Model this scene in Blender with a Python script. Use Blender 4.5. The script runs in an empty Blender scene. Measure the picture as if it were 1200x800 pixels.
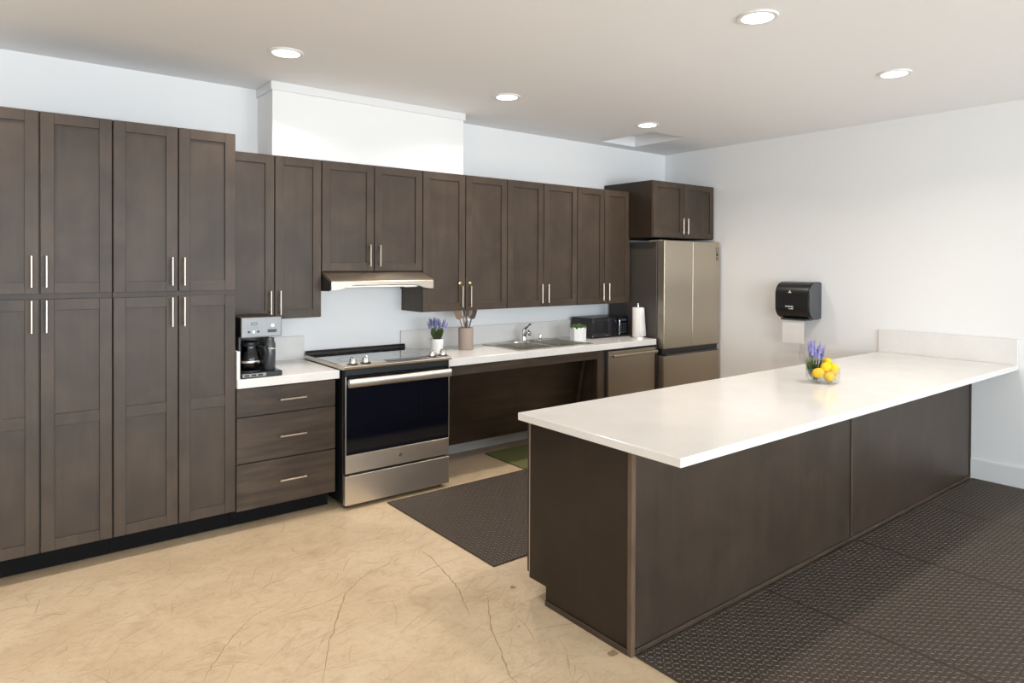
import bpy, bmesh, math, random
from mathutils import Vector, Matrix, Quaternion
random.seed(7)
S = bpy.context.scene
COL = S.collection
PI = math.pi

# ------------------------------------------------------------------ camera
F_PX, CX, CY = 788.62, 615.81, 316.84
YAW, PITCH, ROLL = 0.6747, -0.0087, -0.0046
CAM = Vector((-5.6038, -4.6487, 1.5408))
fh = Vector((math.sin(YAW), math.cos(YAW), 0)); zz = Vector((0, 0, 1))
r0 = Vector((math.cos(YAW), -math.sin(YAW), 0))
fw = fh*math.cos(PITCH) + zz*math.sin(PITCH); up = zz*math.cos(PITCH) - fh*math.sin(PITCH)
rt = r0*math.cos(ROLL) - up*math.sin(ROLL); up = r0*math.sin(ROLL) + up*math.cos(ROLL)
cd = bpy.data.cameras.new('camera'); cam = bpy.data.objects.new('camera', cd); COL.objects.link(cam)
cd.sensor_width = 36; cd.lens = F_PX/1200*36
cd.shift_x = (600-CX)/1200; cd.shift_y = (CY-400)/1200
cd.clip_start = 0.02
m = Matrix.Identity(4)
for i in range(3):
    m[i][0] = rt[i]; m[i][1] = up[i]; m[i][2] = -fw[i]; m[i][3] = CAM[i]
cam.matrix_world = m
S.camera = cam

# ------------------------------------------------------------------ world, daylight, exposure
H = 2.70
LAMP_WATTS = 9.6
LAMP_COLOR = (1.0, 0.915, 0.83)
DAY_WATTS = 180.0
DAY_COLOR = (0.80, 0.91, 1.0)
W = bpy.data.worlds.new('sky'); S.world = W; W.use_nodes = True
bg = W.node_tree.nodes['Background']; bg.inputs[0].default_value = (0.72, 0.85, 1.0, 1); bg.inputs[1].default_value = 1.2
S.view_settings.view_transform = 'Standard'
S.view_settings.look = 'None'
S.view_settings.gamma = 1
S.view_settings.use_curve_mapping = False
S.view_settings.exposure = 0.0
RX0, RY0 = -9.6, -9.2                     # far corners of the room behind the camera
WINDOWS = [(-8.6, -6.3), (-5.7, -3.4), (-2.8, -0.7)]
for a, b in WINDOWS:                      # daylight entering each window
    ld = bpy.data.lights.new('window_daylight', 'AREA'); ld.shape = 'RECTANGLE'
    ld.size = b-a-.1; ld.size_y = 2.0; ld.energy = DAY_WATTS; ld.color = DAY_COLOR
    lo = bpy.data.objects.new('window_daylight', ld); COL.objects.link(lo)
    lo.location = ((a+b)/2, RY0-.14, 1.3); lo.rotation_euler = (PI/2, 0, 0)

# ------------------------------------------------------------------ materials
def srgb(r, g, b):
    f = lambda c: (c/255/12.92) if c/255 <= .04045 else ((c/255+.055)/1.055)**2.4
    return (f(r), f(g), f(b), 1)
def mat(name, col, rough=.5, metal=0, spec=.5, coat=0, **kw):
    M = bpy.data.materials.new(name); M.use_nodes = True
    b = M.node_tree.nodes['Principled BSDF']
    b.inputs['Base Color'].default_value = col if len(col) == 4 else (*col, 1)
    b.inputs['Roughness'].default_value = rough; b.inputs['Metallic'].default_value = metal
    b.inputs['Specular IOR Level'].default_value = spec
    b.inputs['Coat Weight'].default_value = coat
    for k, v in kw.items(): b.inputs[k].default_value = v
    return M
def nodes(M): return M.node_tree.nodes, M.node_tree.links, M.node_tree.nodes['Principled BSDF']
def ramp(n, stops):
    r = n.new('ShaderNodeValToRGB')
    while len(r.color_ramp.elements) < len(stops): r.color_ramp.elements.new(.5)
    for e, (p, c) in zip(r.color_ramp.elements, stops):
        e.position = p; e.color = c if len(c) == 4 else (*c, 1)
    return r
def noise(n, l, scale, detail=4, rough=.55, dist=0, stretch=None, coord='Object', vec=None):
    t = n.new('ShaderNodeTexNoise'); t.inputs['Scale'].default_value = scale
    t.inputs['Detail'].default_value = detail; t.inputs['Roughness'].default_value = rough
    t.inputs['Distortion'].default_value = dist
    tc = n.new('ShaderNodeTexCoord'); mp = n.new('ShaderNodeMapping')
    if stretch: mp.inputs['Scale'].default_value = stretch
    l.new(tc.outputs[coord], mp.inputs[0]); l.new(mp.outputs[0], t.inputs['Vector'])
    return t
def mixc(n, l, fac, a, b, mode='MIX'):
    x = n.new('ShaderNodeMix'); x.data_type = 'RGBA'; x.blend_type = mode
    for s, v in ((0, fac), (6, a), (7, b)):
        if hasattr(v, 'is_linked') or hasattr(v, 'links'): l.new(v, x.inputs[s])
        elif s == 0: x.inputs[0].default_value = v
        else: x.inputs[s].default_value = v
    return x.outputs[2]
def bump(n, l, bsdf, h, strength=.2, dist=.002):
    b = n.new('ShaderNodeBump'); b.inputs['Strength'].default_value = strength; b.inputs['Distance'].default_value = dist
    l.new(h, b.inputs['Height']); l.new(b.outputs[0], bsdf.inputs['Normal'])

def wood(name, horiz=False, tint=1.0, warm=0.0, rough=.42):
    M = mat(name, (.1, .08, .07), rough, spec=.35); n, l, b = nodes(M)
    info = n.new('ShaderNodeObjectInfo')
    tc = n.new('ShaderNodeTexCoord'); mp = n.new('ShaderNodeMapping')
    mp.inputs['Scale'].default_value = (1.3, 9, 14) if horiz else (14, 14, 1.1)
    va = n.new('ShaderNodeVectorMath'); va.operation = 'ADD'
    ml = n.new('ShaderNodeVectorMath'); ml.operation = 'SCALE'; ml.inputs[0].default_value = (7.3, 3.1, 5.7)
    l.new(info.outputs['Random'], ml.inputs['Scale']); l.new(tc.outputs['Object'], va.inputs[0]); l.new(ml.outputs[0], va.inputs[1])
    l.new(va.outputs[0], mp.inputs[0])
    t1 = n.new('ShaderNodeTexNoise'); t1.inputs['Scale'].default_value = 1.6; t1.inputs['Detail'].default_value = 6; t1.inputs['Distortion'].default_value = .6
    l.new(mp.outputs[0], t1.inputs['Vector'])
    t2 = n.new('ShaderNodeTexNoise'); t2.inputs['Scale'].default_value = 3.6; t2.inputs['Detail'].default_value = 5; t2.inputs['Distortion'].default_value = .8
    l.new(va.outputs[0], t2.inputs['Vector'])
    c = lambda r, g, bb: (r*.93*tint*(1+warm), g*.87*tint, bb*.82*tint*(1-warm), 1)
    kk = .72 if horiz else 1
    r1 = ramp(n, [(.30 if horiz else .28, c(.057*kk, .0415*kk, .0295*kk)), (.52, c(.0645, .0475, .0345)), (.72, c(.072/kk**.6, .0535/kk**.6, .039/kk**.6))])
    r2 = ramp(n, [(.28, (.74, .74, .75, 1)), (.72, (1.24, 1.22, 1.20, 1))])
    l.new(t1.outputs['Fac'], r1.inputs[0]); l.new(t2.outputs['Fac'], r2.inputs[0])
    l.new(mixc(n, l, 1.0, r1.outputs[0], r2.outputs[0], 'MULTIPLY'), b.inputs['Base Color'])
    bump(n, l, b, t1.outputs['Fac'], .06, .001)
    return M
M_wood = wood('stained_maple'); M_woodh = wood('stained_maple_horizontal', True, .95)
M_woodp = wood('stained_maple_panel', False, .92); M_end_shade = wood('stained_maple_end_shade', False, .36, .08, .42)  # end wood: low light on left-facing ends is put into its darker tint
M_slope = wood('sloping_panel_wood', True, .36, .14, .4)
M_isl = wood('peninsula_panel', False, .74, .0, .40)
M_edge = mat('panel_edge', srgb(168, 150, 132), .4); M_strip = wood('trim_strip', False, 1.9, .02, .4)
M_toe = mat('toe_kick_black', (.010, .009, .009), .8, spec=.1)
M_dark = mat('cabinet_inside', (.02, .015, .012), .6)
M_wall = mat('white_wall_paint', (.87, .86, .85), .55, spec=.35)
def wallbump(M):
    n, l, b = nodes(M); t = noise(n, l, 90, 3); bump(n, l, b, t.outputs['Fac'], .05, .001)
wallbump(M_wall)
M_ceil = mat('ceiling_paint', (.89, .885, .895), .8, spec=.2); wallbump(M_ceil)
M_trim = mat('trim_paint', (.80, .79, .78), .35)
M_quartz = mat('white_quartz', (.8, .77, .72), .16, spec=.5)
n, l, b = nodes(M_quartz)
t = noise(n, l, 260, 2, .6); r = ramp(n, [(.30, (.72, .69, .66)), (.42, (.81, .785, .75)), (.75, (.83, .81, .78))]); l.new(t.outputs['Fac'], r.inputs[0])
t2 = noise(n, l, 5, 4); r2 = ramp(n, [(.3, (.95, .94, .93)), (.7, (1, 1, 1))]); l.new(t2.outputs['Fac'], r2.inputs[0])
l.new(mixc(n, l, 1.0, r.outputs[0], r2.outputs[0], 'MULTIPLY'), b.inputs['Base Color'])

M_floor = mat('tan_concrete', (.5, .4, .28), .33, spec=.4)
n, l, b = nodes(M_floor)
ta = noise(n, l, 1.1, 6, .6, .5); ra = ramp(n, [(.30, srgb(194, 169, 137)), (.5, srgb(210, 187, 155)), (.72, srgb(220, 199, 170))]); l.new(ta.outputs['Fac'], ra.inputs[0])
tb = noise(n, l, 9, 7, .7, 1.2); rb = ramp(n, [(.30, (.86, .84, .81)), (.5, (1, 1, 1)), (.75, (1.05, 1.05, 1.05))]); l.new(tb.outputs['Fac'], rb.inputs[0])
tcx = noise(n, l, 4.5, 5, .7, 2.5, (1.0, 2.6, 1)); rc = ramp(n, [(.47, (1, 1, 1)), (.495, (.90, .88, .85)), (.52, (1, 1, 1))]); l.new(tcx.outputs['Fac'], rc.inputs[0])
td = noise(n, l, 45, 3, .6); rd = ramp(n, [(.25, (.88, .86, .83)), (.42, (1, 1, 1))]); l.new(td.outputs['Fac'], rd.inputs[0])
c1 = mixc(n, l, 1.0, ra.outputs[0], rb.outputs[0], 'MULTIPLY'); c2 = mixc(n, l, 1.0, c1, rc.outputs[0], 'MULTIPLY')
l.new(mixc(n, l, 1.0, c2, rd.outputs[0], 'MULTIPLY'), b.inputs['Base Color'])
rr = ramp(n, [(.3, (.28, .28, .28)), (.7, (.46, .46, .46))]); l.new(tb.outputs['Fac'], rr.inputs[0]); l.new(rr.outputs[0], b.inputs['Roughness'])
M_crack = mat('crack_dark', srgb(168, 142, 110), .7); M_scr = mat('scratch_brown', srgb(184, 159, 127), .6)
M_stain = mat('floor_stain', srgb(150, 128, 98), .6)

def steel(name, col, rough, axis):
    M = mat(name, col, rough, 1.0); n, l, b = nodes(M)
    t = noise(n, l, 6, 4, .6, 0, axis); r = ramp(n, [(.3, (rough*.8,)*3), (.7, (rough*1.25,)*3)])
    l.new(t.outputs['Fac'], r.inputs[0]); l.new(r.outputs[0], b.inputs['Roughness'])
    bump(n, l, b, t.outputs['Fac'], .02, .0005)
    b.inputs['Anisotropic'].default_value = .7
    tg = n.new('ShaderNodeTangent'); tg.direction_type = 'RADIAL'; tg.axis = 'Z'; l.new(tg.outputs[0], b.inputs['Tangent'])
    return M
M_hood = mat('hood_steel', (.46, .40, .33), .33, 1.0)
M_steel = steel('brushed_steel', (.74, .68, .60), .36, (1, 60, 60))
M_fsteel = steel('bronze_steel', (.42, .355, .275), .38, (1, 60, 60))
M_sinks = mat('sink_steel', (.36, .33, .295), .30, 1.0)
M_chrome = mat('chrome', (.78, .77, .75), .10, 1.0)
M_nickel = mat('brushed_nickel', (.56, .475, .385), .32, 1.0)
M_brass = mat('brass', (.85, .66, .35), .2, 1.0)
M_fside = mat('fridge_side', (.060, .051, .044), .42)
M_black = mat('black_plastic', (.012, .012, .013), .35)
M_gloss = mat('black_gloss', (.006, .006, .008), .06, spec=.6)
M_oven = mat('oven_glass', (.004, .005, .009), .05, spec=.45)
M_cook = mat('ceramic_glass', (.010, .010, .011), .05, spec=.75, coat=.6)
M_rub = mat('black_rubber', (.064, .050, .040), .6, spec=.15)
M_rubt = mat('rubber_tread', (.115, .092, .072), .40, spec=.45)
M_green = mat('green_mat', (.13, .135, .045), .8)
M_white = mat('white_ceramic', (.82, .81, .79), .3)
M_clay = mat('taupe_stoneware', (.36, .28, .235), .6)
M_paper = mat('paper', (.80, .77, .73), .85)
M_soil = mat('soil', (.03, .02, .014), .9)
M_leaf = mat('leaf_green', (.10, .15, .045), .6); M_leafd = mat('succulent_green', (.07, .14, .02), .5)
M_stem = mat('stem_green', (.12, .16, .07), .6)
M_lav = mat('lavender', (.30, .28, .56), .7); M_lavd = mat('lavender_dark', (.16, .17, .33), .7)
M_lemon = mat('lemon', (.80, .50, .008), .42, spec=.3)
n, l, b = nodes(M_lemon); t = noise(n, l, 120, 2); bump(n, l, b, t.outputs['Fac'], .25, .002)
M_uten = mat('utensil_wood', (.28, .18, .12), .6); M_utend = mat('utensil_dark', (.07, .05, .042), .5)
M_print = mat('white_print', (.75, .75, .75), .5); M_badge = mat('dark_badge', (.02, .018, .016), .5)
M_disp = mat('dispenser_black', (.014, .013, .013), .30)
M_smoke = mat('smoke_grey', (.06, .065, .07), .25)
M_panel = mat('coffee_panel', (.25, .255, .26), .38, .3)
def glass(name, tint=(1, 1, 1), refl=.04):
    M = bpy.data.materials.new(name); M.use_nodes = True; n, l = M.node_tree.nodes, M.node_tree.links
    n.remove(n['Principled BSDF']); o = n['Material Output']
    tr = n.new('ShaderNodeBsdfTransparent'); tr.inputs[0].default_value = (*tint, 1)
    gl = n.new('ShaderNodeBsdfGlossy'); gl.inputs['Roughness'].default_value = .02
    lw = n.new('ShaderNodeLayerWeight'); lw.inputs[0].default_value = .5
    pw = n.new('ShaderNodeMath'); pw.operation = 'POWER'; pw.inputs[1].default_value = 3.5; l.new(lw.outputs['Facing'], pw.inputs[0])
    fr = n.new('ShaderNodeMath'); fr.operation = 'MULTIPLY_ADD'; fr.inputs[1].default_value = .55; fr.inputs[2].default_value = refl; l.new(pw.outputs[0], fr.inputs[0])
    mx = n.new('ShaderNodeMixShader'); l.new(fr.outputs[0], mx.inputs[0]); l.new(tr.outputs[0], mx.inputs[1]); l.new(gl.outputs[0], mx.inputs[2])
    l.new(mx.outputs[0], o.inputs[0]); return M
M_glass = glass('clear_glass', (.97, .975, .975)); M_pane = glass('window_glass')
M_smglass = glass('smoky_glass', (.35, .37, .40))
def emit(name, col, s):
    M = bpy.data.materials.new(name); M.use_nodes = True; n, l = M.node_tree.nodes, M.node_tree.links
    n.remove(n['Principled BSDF']); e = n.new('ShaderNodeEmission'); e.inputs[0].default_value = (*col, 1); e.inputs[1].default_value = s
    l.new(e.outputs[0], n['Material Output'].inputs[0]); return M
M_lens = emit('lamp_lens', LAMP_COLOR, 8.0)
M_led = emit('display_blue', (.25, .5, .8), .12)

# ------------------------------------------------------------------ mesh helpers
ORG = {}
class B:
    def __init__(s): s.bm = bmesh.new()
    def box(s, x0, x1, y0, y1, z0, z1, bev=0, seg=1):
        r = bmesh.ops.create_cube(s.bm, size=1)
        for v in r['verts']:
            v.co = Vector(((x0+x1)/2+v.co.x*(x1-x0), (y0+y1)/2+v.co.y*(y1-y0), (z0+z1)/2+v.co.z*(z1-z0)))
        if bev:
            es = list({e for v in r['verts'] for e in v.link_edges})
            bmesh.ops.bevel(s.bm, geom=es, offset=bev, segments=seg, affect='EDGES', profile=.5)
        return s
    def tube(s, pts, r, seg=10, cap=True):
        pts = [Vector(p) for p in pts]; rs = r if isinstance(r, (list, tuple)) else [r]*len(pts)
        rings = []; prev = None
        for i, p in enumerate(pts):
            d = (pts[min(i+1, len(pts)-1)]-pts[max(i-1, 0)]).normalized()
            a = prev if prev is not None else (Vector((0, 0, 1)) if abs(d.z) < .9 else Vector((1, 0, 0)))
            u = (a-d*a.dot(d)).normalized(); prev = u; w = d.cross(u)
            rings.append([s.bm.verts.new(p+(u*math.cos(2*PI*k/seg)+w*math.sin(2*PI*k/seg))*rs[i]) for k in range(seg)])
        for a, c in zip(rings, rings[1:]):
            for k in range(seg): s.bm.faces.new((a[k], a[(k+1) % seg], c[(k+1) % seg], c[k]))
        if cap: s.bm.faces.new(rings[0][::-1]); s.bm.faces.new(rings[-1])
        return s
    def lathe(s, prof, c, seg=24, sq=0):
        """prof: (radius, z) pairs; sq > 0 squares the section"""
        rings = []
        for r, z in prof:
            ring = []
            for k in range(seg):
                a = 2*PI*k/seg; ca, sa = math.cos(a), math.sin(a)
                f = 1 if not sq else 1/((abs(ca)**sq+abs(sa)**sq)**(1/sq))
                ring.append(s.bm.verts.new((c[0]+r*f*ca, c[1]+r*f*sa, c[2]+z)))
            rings.append(ring)
        for a, d in zip(rings, rings[1:]):
            for k in range(seg): s.bm.faces.new((a[k], a[(k+1) % seg], d[(k+1) % seg], d[k]))
        if prof[0] != prof[-1]:
            if prof[0][0] > 1e-6: s.bm.faces.new(rings[0][::-1])
            if prof[-1][0] > 1e-6: s.bm.faces.new(rings[-1])
        bmesh.ops.remove_doubles(s.bm, verts=s.bm.verts, dist=1e-6)
        return s
    def prism(s, poly, axis, a, b):
        """poly in the plane of the two other axes (in xyz order), extruded from a to b along axis"""
        def P(p, t):
            q = [p[0], p[1]]; q.insert(axis, t); return Vector(q)
        A = [s.bm.verts.new(P(p, a)) for p in poly]; C = [s.bm.verts.new(P(p, b)) for p in poly]
        s.bm.faces.new(A); s.bm.faces.new(C[::-1]); k = len(poly)
        for i in range(k): s.bm.faces.new((A[i], C[i], C[(i+1) % k], A[(i+1) % k]))
        return s
    def ell(s, c, r, rot=None, u=12, v=8):
        g = bmesh.ops.create_uvsphere(s.bm, u_segments=u, v_segments=v, radius=1)
        R = rot.to_matrix() if rot is not None else Matrix.Identity(3)
        for x in g['verts']: x.co = R @ Vector((x.co.x*r[0], x.co.y*r[1], x.co.z*r[2])) + Vector(c)
        return s
    def face(s, pts): s.bm.faces.new([s.bm.verts.new(p) for p in pts]); return s
    def obj(s, name, mt, parent=None, smooth=False, base=None):
        bm = s.bm; bmesh.ops.recalc_face_normals(bm, faces=bm.faces)
        if parent is None:
            if base is None:
                xs = [v.co for v in bm.verts]
                base = Vector(((min(v.x for v in xs)+max(v.x for v in xs))/2, (min(v.y for v in xs)+max(v.y for v in xs))/2, min(v.z for v in xs)))
            org = Vector(base)
        else: org = ORG[parent.name]
        bmesh.ops.translate(bm, verts=bm.verts, vec=-org)
        me = bpy.data.meshes.new(name); bm.to_mesh(me); bm.free()
        if smooth:
            me.shade_smooth()
            try: me.set_sharp_from_angle(angle=math.radians(35))
            except Exception: pass
        o = bpy.data.objects.new(name, me); COL.objects.link(o)
        if mt: me.materials.append(mt)
        if parent is None: o.location = org
        else: o.parent = parent
        ORG[o.name] = org
        return o
def thing(name, label, cat, loc, group=None):
    o = bpy.data.objects.new(name, None); COL.objects.link(o); o.location = loc; o.empty_display_size = .05
    ORG[o.name] = Vector(loc); return tag(o, label, cat, group)
def tag(o, label, cat, group=None):
    o['label'] = label; o['category'] = cat
    if group: o['group'] = group
    return o
def struct(o, label=None):
    o['kind'] = 'structure'
    if label: o['label'] = label
    return o
def bx(name, mt, parent, x0, x1, y0, y1, z0, z1, bev=.0015, seg=1): return B().box(x0, x1, y0, y1, z0, z1, bev, seg).obj(name, mt, parent)

# ------------------------------------------------------------------ the room
T = .15
fl = struct(bx('floor', M_floor, None, RX0-T, T, RY0-T, T, -.1, 0, 0), 'tan polished concrete floor with fine cracks and scuffs')
# ceiling with a square opening for the access hatch
hx0, hx1, hy0, hy1 = -1.09, -.64, -.76, -.15
cb = B()
for a in ((RX0-T, hx0, RY0-T, T), (hx1, T, RY0-T, T), (hx0, hx1, RY0-T, hy0), (hx0, hx1, hy1, T)): cb.box(*a, H, H+.1)
ceiling = struct(cb.obj('ceiling', M_ceil, None, base=(0, 0, H)), 'smooth off white ceiling with recessed lights')
struct(bx('wall_back', M_wall, None, RX0-T, T, 0, T, 0, H, 0), 'white kitchen wall behind the cabinets')
struct(bx('wall_right', M_wall, None, 0, T, RY0-T, 0, 0, H, 0), 'plain warm white wall behind the peninsula')
struct(bx('wall_left', M_wall, None, RX0-T, RX0, RY0-T, 0, 0, H, 0), 'white wall at the far left of the room')
wf = B(); xs = [RX0]+[v for w in WINDOWS for v in w]+[0]; WZ0, WZ1 = .25, 2.35
for i in range(0, len(xs), 2): wf.box(xs[i], xs[i+1], RY0-T, RY0, 0, H)
for a, b_ in WINDOWS: wf.box(a, b_, RY0-T, RY0, 0, WZ0).box(a, b_, RY0-T, RY0, WZ1, H)
struct(wf.obj('wall_front', M_wall, None, base=(-5, RY0, 0)), 'white wall with three windows behind the viewer')
for i, (a, b_) in enumerate(WINDOWS):
    w = B().box(a, b_, RY0-.10, RY0-.05, WZ0, WZ0+.06).box(a, b_, RY0-.10, RY0-.05, WZ1-.06, WZ1)
    w.box(a, a+.06, RY0-.10, RY0-.05, WZ0, WZ1).box(b_-.06, b_, RY0-.10, RY0-.05, WZ0, WZ1).box((a+b_)/2-.03, (a+b_)/2+.03, RY0-.10, RY0-.05, WZ0, WZ1)
    wo = struct(w.obj('window_%d' % (i+1), M_black, None), 'dark framed window behind the viewer')
    for p in range(2):
        x0 = a+.06 if p == 0 else (a+b_)/2+.03; x1 = (a+b_)/2-.03 if p == 0 else b_-.06
        B().box(x0, x1, RY0-.078, RY0-.072, WZ0+.06, WZ1-.06).obj('pane', M_pane, wo)
# baseboards
bb = B().prism([(0, 0), (-.014, 0), (-.014, .14), (-.009, .152), (0, .152)], 1, RY0, -2.8605)
struct(bb.obj('baseboard_right', M_trim, None), 'white baseboard along the right wall')
struct(bx('baseboard_back', M_trim, None, -3.09, -1.61, -.014, 0, 0, .11), 'white baseboard under the open sink')
# soffit over the wall cabinets
so = struct(bx('wall_soffit', M_wall, None, -4.187, -2.737, -.295, 0, 2.2285, H, .003), 'white boxed soffit above the wall cabinets')
cr = B()
prof = [(0, 0), (-.008, 0), (-.011, .006), (-.011, .052), (0, .052)]
cr.box(-4.198, -2.726, -.307, -.295, H-.055, H, .002).box(-4.198, -4.187, -.295, 0, H-.055, H, .002).box(-2.737, -2.726, -.295, 0, H-.055, H, .002)
cr.obj('trim', M_trim, so)
# hatch recess
hb = B().box(hx0-.02, hx1+.02, hy0-.02, hy1+.02, H+.1005, H+.115)
struct(hb.obj('trim_1', M_trim, None), 'square recessed hatch in the ceiling corner')

# floor wear: cracks and scratches
def strip(bmx, pts, w, z):
    pv = None
    for i, p in enumerate(pts):
        p = Vector((p[0], p[1])); q = Vector(pts[min(i+1, len(pts)-1)][:2]); o_ = Vector(pts[max(i-1, 0)][:2])
        d = (q-o_).normalized(); nrm = Vector((-d.y, d.x)); ww = w*(.4+.6*math.sin(PI*(i+.3)/(len(pts)-.4)))*random.uniform(.6, 1.3)
        a = bmx.verts.new((p.x+nrm.x*ww, p.y+nrm.y*ww, z)); c = bmx.verts.new((p.x-nrm.x*ww, p.y-nrm.y*ww, z))
        if pv: bmx.faces.new((pv[0], a, c, pv[1]))
        pv = (a, c)
def fp(px, py):   # floor point seen at a measured spot
    d = fw + rt*((px-CX)/F_PX) - up*((py-CY)/F_PX); t_ = -CAM.z/d.z; q = CAM+d*t_; return (q.x, q.y)
def smooth(pts, k=6, jit=.004):
    out = []
    for i in range(len(pts)-1):
        p0 = pts[max(i-1, 0)]; p1 = pts[i]; p2 = pts[i+1]; p3 = pts[min(i+2, len(pts)-1)]
        for j in range(k):
            t_ = j/k
            f = lambda a, b, c, d: .5*((2*b)+(-a+c)*t_+(2*a-5*b+4*c-d)*t_*t_+(-a+3*b-3*c+d)*t_**3)
            out.append((f(p0[0], p1[0], p2[0], p3[0])+random.uniform(-jit, jit), f(p0[1], p1[1], p2[1], p3[1])+random.uniform(-jit, jit)))
    return out+[pts[-1]]
cracks = [[(458, 659), (430, 673), (408, 692), (399, 712), (391, 738), (384, 760), (379, 800)],
          [(493, 645), (505, 653), (516, 665), (527, 677), (536, 688), (543, 705), (551, 722)],
          [(572, 700), (573, 716), (577, 738), (588, 765), (597, 790), (606, 800)],
          [(306, 715), (290, 728), (276, 742), (264, 757), (248, 780), (238, 800)],
          [(300, 692), (325, 681), (347, 673)], [(322, 724), (352, 715), (383, 705), (404, 693)],
          [(488, 676), (500, 668), (520, 660), (545, 652)]]
for i, c in enumerate(cracks):
    cb = B(); strip(cb.bm, smooth([fp(*p) for p in c]), .0028 if i < 3 else .0020, .0004); cb.obj('crack', M_crack, fl)
cb = B()
for k in range(420):
    x, y = random.uniform(-5.7, -3.7), random.uniform(-3.0, -.72); a = random.gauss(.35, .6); L_ = random.uniform(.03, .22); cv = random.uniform(-1.5, 1.5)
    if x > -3.75 and y < -2.1: continue
    pts = []
    for j in range(7):
        pts.append((x, y)); a += cv*L_/7*2; x += math.cos(a)*L_/6; y += math.sin(a)*L_/6
    strip(cb.bm, pts, random.uniform(.0006, .0022), .0003)
so_ = cb.obj('scratches', M_scr, fl); so_['kind'] = 'stuff'
for (px, py), rr_ in zip([(601, 688), (718, 765), (608, 734)], (.02, .026, .006)):
    c = fp(px, py); k = 14
    B().face([(c[0]+rr_*math.cos(2*PI*i/k)*random.uniform(.6, 1.15), c[1]+rr_*.8*math.sin(2*PI*i/k)*random.uniform(.6, 1.15), .0004) for i in range(k)]).obj('stain', M_stain, fl)

# ------------------------------------------------------------------ recessed lights
def lamp(x, y, label):
    t_ = thing('recessed_light', label, 'ceiling light', (x, y, H-.008), 'recessed ceiling lights')
    B().lathe([(.072, 0), (.090, 0), (.094, .005), (.094, .0079), (.072, .0079), (.072, 0)], (x, y, H-.008), 32).obj('trim_ring', M_trim, t_, True)
    B().lathe([(0, 0), (.0715, 0), (.0715, .003), (0, .003)], (x, y, H-.005), 32).obj('lens', M_lens, t_)
    ld = bpy.data.lights.new('lamp_light', 'AREA'); ld.shape = 'DISK'; ld.size = .14; ld.energy = LAMP_WATTS; ld.color = LAMP_COLOR; ld.spread = math.radians(140)
    lo = bpy.data.objects.new('lamp_light', ld); COL.objects.link(lo); lo.parent = t_; lo.location = (0, 0, .0015)
LX, LY = (-4.32, -2.80, -1.347), (-.93, -2.865)
lamp(LX[0], LY[0], 'round recessed light in ceiling, leftmost in the photo, above the coffee maker side')
lamp(LX[1], LY[0], 'round recessed light in ceiling just right of the white soffit')
lamp(LX[2], LY[0], 'smallest recessed ceiling light, beside the square hatch')
lamp(LX[1], LY[1], 'largest recessed ceiling light, at the top edge of the photo')
lamp(LX[2], LY[1], 'rightmost recessed ceiling light, above the vase end of the peninsula')
lamp(-5.85, -.93, 'recessed ceiling light out of view in front of the tall pantry')
lamp(-5.85, -2.865, 'recessed ceiling light out of view just ahead of the camera')

# ------------------------------------------------------------------ cabinets
def pull(parent, p0, p1, out=(0, -1, 0)):
    """bar pull from p0 to p1 standing off a face whose plane holds p0/p1"""
    o = Vector(out); a, c = Vector(p0), Vector(p1); d = (c-a).normalized(); off = o*.030
    h = B().tube([a+off, c+off], .0052, 10)
    for q in (a+d*.018, c-d*.018): h.tube([q, q+off], .0045, 8)
    return h.obj('handle', M_nickel, parent, True)
def shaker(cab, x0, x1, z0, z1, yf, st=.055, mids=(), handle=None, mt=None, th=.020):
    """one framed door: yf is its front plane; returns the frame with panels below it"""
    g = .0034; x0 += g; x1 -= g; z0 += .002; z1 -= .001; mt = mt or M_wood; e = .0012
    f = B().box(x0, x0+st, yf, yf+th, z0, z1, e).box(x1-st, x1, yf, yf+th, z0, z1, e)
    f.box(x0+st, x1-st, yf, yf+th, z0, z0+st, e).box(x0+st, x1-st, yf, yf+th, z1-st, z1, e)
    for a, c in mids: f.box(x0+st, x1-st, yf, yf+th, a, c, e)
    d = f.obj('door', mt, cab)
    zs = [z0+st]+[v for a in mids for v in a]+[z1-st]
    for i in range(0, len(zs), 2): B().box(x0+st-.003, x1-st+.003, yf+.010, yf+.016, zs[i]-.003, zs[i+1]+.003).obj('panel', M_woodp, d)
    if handle:
        hx, ha, hb_ = handle; pull(d, (hx, yf, ha), (hx, yf, hb_))
    return d
def carcass(cab, x0, x1, yb, yf, z0, z1, mt=None):
    g = .0012; return B().box(x0+g, x1-g, yf, yb, z0, z1, .001).obj('body', mt or M_wood, cab)

PF = -.629
# pantry cabinets
for xa, xm, xb, lab in ((-5.706, -5.4053, -5.1004, 'tall dark brown pantry cabinet at the left edge of the photo'),
                        (-5.1004, -4.7954, -4.4984, 'tall dark brown pantry cabinet next to the coffee maker')):
    c = thing('pantry_cabinet', lab, 'cabinet', ((xa+xb)/2, -.3, 0), 'tall pantry cabinets')
    carcass(c, xa, xb, -.002, PF+.021, .1227, 2.2756)
    B().box(xa+.001, xb-.001, -.50, -.484, 0, .1227).obj('toe_kick', M_toe, c)
    for (p, q, hx) in ((xa, xm, xm-.033), (xm, xb, xm+.026)):
        shaker(c, p, q, 1.386, 2.2745, PF, handle=(hx, 1.42, 1.572))
        shaker(c, p, q, .124, 1.362, PF, mids=((.737, .795),), handle=(hx, 1.20, 1.356))
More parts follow.
